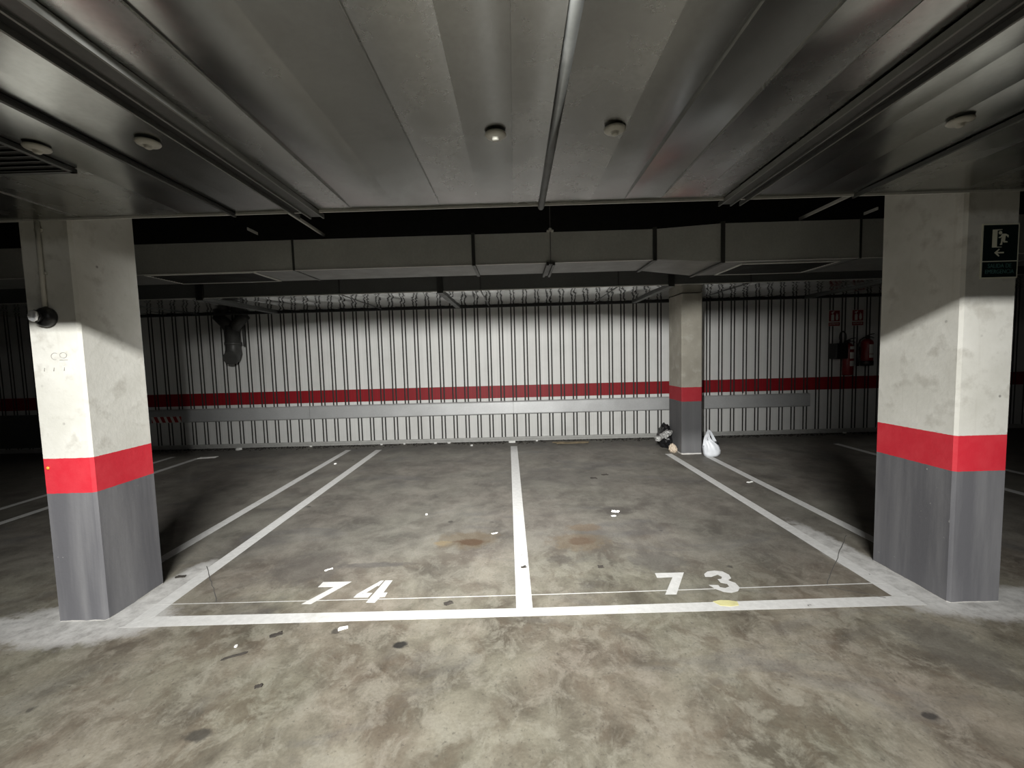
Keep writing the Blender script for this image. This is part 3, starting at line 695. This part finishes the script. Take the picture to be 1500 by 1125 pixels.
# ------------------------------------------------------------------ rubbish by the far pillar
def lump(name, mat, loc, sx, sy, sz, seed, rough=0.25, fr=3.0, label=None, cat=None, parent=None, sub=4, flatten=0.0, ptop=0.0):
    bm = bmesh.new(); bmesh.ops.create_icosphere(bm, subdivisions=sub, radius=1.0)
    for v in bm.verts:
        d = v.co.normalized()
        n1 = noise.noise(d*fr + Vector((seed, 0, 0))); n2 = abs(noise.noise(d*fr*2.3 + Vector((0, seed, 0))))
        k = 1 + rough*n1 - rough*0.7*n2
        p = d*k
        if ptop and p.z > 0: p.x *= 1 - ptop*p.z; p.y *= 1 - ptop*p.z
        v.co = Vector((p.x*sx, p.y*sy, max(p.z, -0.75)*sz + 0.75*sz))
    o = link(name, bm, mat, parent, loc, smooth=True)
    if label: tag(o, label, cat)
    return o
lump('rubbish_bag', M['soft_black'], (2.475, 6.62, 0.0), 0.11, 0.20, 0.215, 2.3, 0.22, 2.2, 'black rubbish bag slumped against the left side of the far pillar', 'bag', sub=5, ptop=0.25)
o = lump('plastic_wrapper', M['grey_film'], (2.415, 6.40, 0.215), 0.11, 0.06, 0.05, 8.1, 0.4, 2.8, 'silver grey plastic wrapper lying on top of the black bag', 'wrapper', sub=5); o.rotation_euler = (0.25, -0.5, 0.0)
o = lump('plastic_wrapper', M['grey_film'], (2.255, 6.32, 0.165), 0.05, 0.05, 0.045, 4.4, 0.45, 3.0, 'small pale scrap of film at the left end of the black bag', 'wrapper')
lump('paper_bag', M['beige'], (2.448, 6.24, 0.0), 0.062, 0.075, 0.076, 5.7, 0.3, 2.6, 'crumpled beige paper bag on the floor in front of the black bag', 'bag', sub=5, ptop=0.25)

# white carrier bag
cb = empty('carrier_bag', (2.90, 5.965, 0)); tag(cb, 'white plastic carrier bag with two handles standing right of the far pillar', 'bag')
bm = bmesh.new(); N = 40; rows = []
for j, (z, rx, ry, ox) in enumerate([(0.0, 0.085, 0.06, 0.0), (0.006, 0.108, 0.078, 0.0), (0.04, 0.122, 0.088, 0.004), (0.085, 0.125, 0.09, 0.006), (0.13, 0.118, 0.085, 0.0), (0.165, 0.105, 0.075, -0.008), (0.195, 0.088, 0.06, -0.022), (0.222, 0.07, 0.045, -0.036), (0.235, 0.06, 0.036, -0.042)]):
    r = []
    for i in range(N):
        a = 2*PI*i/N
        k = 1 + 0.10*noise.noise(Vector((math.cos(a)*2.2, math.sin(a)*2.2, z*9 + 3))) + 0.05*math.sin(9*a + z*14)*min(1, z*8)
        r.append(bm.verts.new((ox + rx*k*math.cos(a), ry*k*math.sin(a), z)))
    rows.append(r)
for a, b in zip(rows, rows[1:]):
    for i in range(N): bm.faces.new((a[i], a[(i+1) % N], b[(i+1) % N], b[i])).smooth = True
bm.faces.new(rows[0])
link('sack', bm, M['white_film'], cb)
def handle(pts, w0, w1):
    bm = bmesh.new(); n = 22; prev = None; P_ = [Vector(p) for p in pts]
    def sp_(t):
        t *= len(P_)-1; i = min(int(t), len(P_)-2); f = t-i
        p0 = P_[max(i-1, 0)]; p1 = P_[i]; p2 = P_[i+1]; p3 = P_[min(i+2, len(P_)-1)]
        return 0.5*((2*p1) + (p2-p0)*f + (2*p0-5*p1+4*p2-p3)*f*f + (3*p1-p0-3*p2+p3)*f**3)
    for i in range(n+1):
        t = i/n; p = sp_(t); d = (sp_(min(1, t+0.02)) - sp_(max(0, t-0.02))).normalized()
        s = d.cross(Vector((0, 1, 0))).normalized(); w = w1 + (w0-w1)*abs(2*t-1)
        yv = Vector((0, 0.004, 0))
        cur = [bm.verts.new(p + s*w + yv), bm.verts.new(p - s*w + yv), bm.verts.new(p - s*w - yv), bm.verts.new(p + s*w - yv)]
        if prev:
            for j in range(4): bm.faces.new((prev[j], prev[(j+1) % 4], cur[(j+1) % 4], cur[j]))
        else: bm.faces.new(cur)
        prev = cur
    bm.faces.new(prev)
    link('handle', bm, M['white_film'], cb, smooth=False)
handle([(-0.108, -0.03, 0.16), (-0.098, -0.03, 0.27), (-0.062, -0.028, 0.335), (-0.045, -0.03, 0.26), (-0.005, -0.045, 0.19)], 0.028, 0.013)
handle([(-0.06, 0.02, 0.22), (-0.052, 0.016, 0.32), (-0.028, 0.012, 0.368), (0.02, 0.01, 0.29), (0.06, 0.012, 0.20)], 0.024, 0.015)
bm = bmesh.new(); tube(bm, [(0.045, -0.03, 0.205), (0.085, -0.02, 0.185), (0.098, 0.0, 0.165)], [0.016, 0.02, 0.012], 10); link('dark_content', bm, M['black'], cb, label='dark thing showing in the bag mouth')

# ------------------------------------------------------------------ litter
def scrap(x, y, w, h, mat, label, cat='paper scrap', name='paper_scrap', rz=0.0, z=0.001, t=0.004, seed=0, curl=0.010):
    bm = bmesh.new(); n = 5
    if name == 'paper_scrap' and t < 0.03: w *= 0.68; h *= 0.7
    r = random.Random(seed + int(1000*x))
    top = [[None]*(n+1) for _ in range(n+1)]; bot = [[None]*(n+1) for _ in range(n+1)]
    for j in range(n+1):
        for i in range(n+1):
            px = (i/n-0.5)*w*(1+0.25*r.uniform(-1, 1)); py = (j/n-0.5)*h*(1+0.25*r.uniform(-1, 1))
            zz = abs(noise.noise(Vector((px*30+x*9, py*30+y*7, seed))))*curl
            top[j][i] = bm.verts.new((px, py, zz + t)); bot[j][i] = bm.verts.new((px, py, zz*0.6))
    for j in range(n):
        for i in range(n):
            bm.faces.new((top[j][i], top[j][i+1], top[j+1][i+1], top[j+1][i])); bm.faces.new((bot[j][i], bot[j+1][i], bot[j+1][i+1], bot[j][i+1]))
    for i in range(n):
        bm.faces.new((bot[0][i], bot[0][i+1], top[0][i+1], top[0][i])); bm.faces.new((bot[n][i+1], bot[n][i], top[n][i], top[n][i+1]))
        bm.faces.new((bot[i+1][0], bot[i][0], top[i][0], top[i+1][0])); bm.faces.new((bot[i][n], bot[i+1][n], top[i+1][n], top[i][n]))
    return tag(link(name, bm, mat, loc=(x, y, z), rz=rz), label, cat)
scrap(-5.0, 6.76, 0.26, 0.10, M['paper'], 'flat white sheet of paper on the dark line right of the left pillar', 'paper', 'paper_sheet', 0.1, t=0.006)
scrap(0.007, 7.27, 0.10, 0.03, M['paper'], 'white block of paper at the wall end of the centre line', t=0.035, curl=0.002)
scrap(2.734, 4.70, 0.11, 0.035, M['paper'], 'white paper strip between the two right hand lines', rz=0.3)
scrap(-0.99, 2.285, 0.075, 0.03, M['paper'], 'white torn scrap just in front of the line below number 74', rz=0.5)
scrap(-1.365, 2.965, 0.07, 0.018, M['paper'], 'narrow white scrap behind the 7 of number 74', rz=0.7)
scrap(-0.17, 3.51, 0.075, 0.02, M['paper'], 'narrow white scrap beside the left rusty stain', rz=0.5)
scrap(0.98, 3.92, 0.10, 0.05, M['paper'], 'larger crumpled white scrap in the middle of bay 73', rz=-0.5, curl=0.03)
scrap(0.94, 3.82, 0.06, 0.03, M['paper'], 'smaller white scrap in bay 73, nearer the number than the crumpled one', rz=0.1)
scrap(-0.853, 3.99, 0.028, 0.025, M['paper'], 'tiny white crumb in the middle of bay 74', t=0.01)
scrap(-2.625, 6.10, 0.04, 0.04, M['paper'], 'tiny white crumb between the two left hand lines', t=0.012)
scrap(-1.52, 2.16, 0.02, 0.02, M['paper'], 'white crumb on the aisle floor left of the torn scrap', t=0.008)
scrap(-4.83, 7.30, 0.075, 0.06, M['paper'], 'round white crumb at the foot of the wall below the pipe', t=0.035)
for (u, w, lab) in ((-3.60, .05, 'grey white crumb at the wall foot behind the left hand lines'), (-2.33, .055, 'leftmost bright crumb at the wall foot in bay 74'), (-1.92, .04, 'second bright crumb from the left at the wall foot in bay 74'),
                    (-1.36, .06, 'brightest double crumb at the wall foot in bay 74'), (-1.12, .065, 'crumb at the wall foot just right of the brightest one'), (0.45, .05, 'white crumb at the wall foot right of the centre line'), (5.9, .07, 'pale crumb at the wall foot below the fire extinguishers')):
    scrap(u, WY + SK*u - 0.09, w, 0.035, M['paper'], lab, t=0.022, seed=3)
scrap(-0.69, 7.10, 0.05, 0.05, M['paper'], 'white crumb on the floor a little away from the wall in bay 74', t=0.02)
scrap(1.02, 7.10, 0.62, 0.10, M['card'], 'flat strip of brown board lying along the wall foot in bay 73', 'board', 'brown_board', 0.02, t=0.015, curl=0.02)
for x, y, w, h, lab, rz in ((-1.354, 2.247, .055, .03, 'dark dry leaf on the aisle floor left of the torn white scrap', 0.5), (0.614, 2.89, .035, .028, 'black fleck on the floor left of number 73', 0.0), (0.062, 2.92, .035, .022, 'black fleck on the centre line', 0.3),
                            (-0.42, 2.50, .05, .03, 'dark fleck between number 74 and the centre line', 0.4), (0.998, 5.03, .07, .05, 'dark fleck far back in bay 73, left of its twin', 0.0), (1.162, 5.16, .075, .05, 'dark fleck far back in bay 73, right of its twin', 0.1),
                            (-1.48, 2.09, .10, .012, 'thin dark twig on the aisle floor near the left pillar', 0.45), (-2.42, 2.93, .06, .035, 'dark clump at the back corner of the left pillar foot', 0.2), (-1.23, 1.88, .03, .02, 'dark fleck low on the aisle floor, left of centre', 0.3)):
    scrap(x, y, w, h, M['leaf'], lab, 'leaf' if 'leaf' in lab else 'fleck', 'dry_leaf' if 'leaf' in lab else 'dirt_fleck', rz, t=0.004, curl=0.008)
bm = bmesh.new(); prism(bm, [(1.20, 2.438), (1.225, 2.395), (1.28, 2.385), (1.335, 2.392), (1.345, 2.43), (1.30, 2.445), (1.25, 2.45)], 0.0012, 0.003); tag(link('dried_stain', bm, M['yellow']), 'yellowish dried patch on the front line below number 73', 'stain')
# loose dust along the wall foot, darkened for the shadow under the strip
bm = bmesh.new(); r = random.Random(11)
for i in range(2600):
    u = r.uniform(-7.5, 6.5); d = abs(r.gauss(0, 0.09)) + 0.05
    if (0.6 < u < 1.45 or -0.1 < u < 0.1) and d > 0.12: continue
    if any(abs(u - q) < 0.06 for q in (-4.83, -3.60, -2.33, -1.92, -1.36, -1.12, 0.45, 5.9)): continue
    p = wp(u, min(d, 0.34), 0); s = r.uniform(0.006, 0.022)
    vs = [bm.verts.new((p.x + s*math.cos(a)*r.uniform(.6, 1.3), p.y + s*math.sin(a)*r.uniform(.6, 1.3), 0.0005)) for a in (0, 1.6, 3.1, 4.7)]
    t = bm.verts.new((p.x, p.y, s*r.uniform(0.3, 0.9)))
    for k in range(4): bm.faces.new((vs[k], vs[(k+1) % 4], t))
    bm.faces.new(vs)
tag(link('floor_dust', bm, M['dust']), 'loose dust and grit, darkened for shade, along the foot of the back wall', 'dust', kind='stuff')

# ------------------------------------------------------------------ light
def area(name, loc, sx, sy, power, direction, color=(1, 1, 1)):
    l = bpy.data.lights.new(name, 'AREA'); l.shape = 'RECTANGLE'; l.size = sx; l.size_y = sy; l.energy = power; l.color = color
    o = bpy.data.objects.new(name, l); col.objects.link(o); o.location = loc
    o.rotation_euler = Vector(direction).to_track_quat('-Z', 'Y').to_euler()
    return o
area('aisle_tubes', (-0.28, -2.2, 3.62), 1.7, 0.12, 242, (0, 0.86, -0.51), (1.0, 0.99, 0.955)).data.spread = math.radians(80)
area('far_tubes', (0.3, -6.0, 2.9), 3.2, 0.2, 22, (0, 1, -0.16), (1.0, 0.985, 0.95))
sl = bpy.data.lights.new('wall_fill_spot', 'SPOT'); sl.energy = 1750; sl.spot_size = math.radians(79); sl.spot_blend = 0.85; sl.shadow_soft_size = 0.035; sl.color = (1.0, 0.99, 0.96)  # added unseen spot that brightens the back wall; no known fitting
so = bpy.data.objects.new('wall_fill_spot', sl); col.objects.link(so); so.location = (-0.3, -0.2, 2.42)
so.rotation_euler = (Vector((-0.25, 7.44, 1.0)) - so.location).to_track_quat('-Z', 'Y').to_euler()
w = bpy.data.worlds.new('World'); sc.world = w; w.use_nodes = True
w.node_tree.nodes['Background'].inputs[0].default_value = (0.5, 0.53, 0.55, 1); w.node_tree.nodes['Background'].inputs[1].default_value = 0.006

# ------------------------------------------------------------------ camera
cam = bpy.data.cameras.new('camera'); co = bpy.data.objects.new('camera', cam); col.objects.link(co); sc.camera = co
cam.sensor_fit = 'HORIZONTAL'; cam.sensor_width = 36.0; cam.lens = 610/1500*36.0; cam.clip_start = 0.02
pi_, ro, ya = 0.06727753, -0.02736243, 0.00472612
fw = Vector((math.sin(ya)*math.cos(pi_), math.cos(ya)*math.cos(pi_), -math.sin(pi_)))
rt = fw.cross(Vector((0, 0, 1))).normalized(); up = rt.cross(fw)
r2 = math.cos(ro)*rt + math.sin(ro)*up; u2 = -math.sin(ro)*rt + math.cos(ro)*up
co.matrix_world = Matrix(((r2.x, u2.x, -fw.x, 0), (r2.y, u2.y, -fw.y, 0), (r2.z, u2.z, -fw.z, 1.53), (0, 0, 0, 1)))

sc.view_settings.view_transform = 'Standard'
sc.view_settings.look = 'None'
sc.view_settings.exposure = 0.0
sc.view_settings.gamma = 1.0
sc.view_settings.use_curve_mapping = False
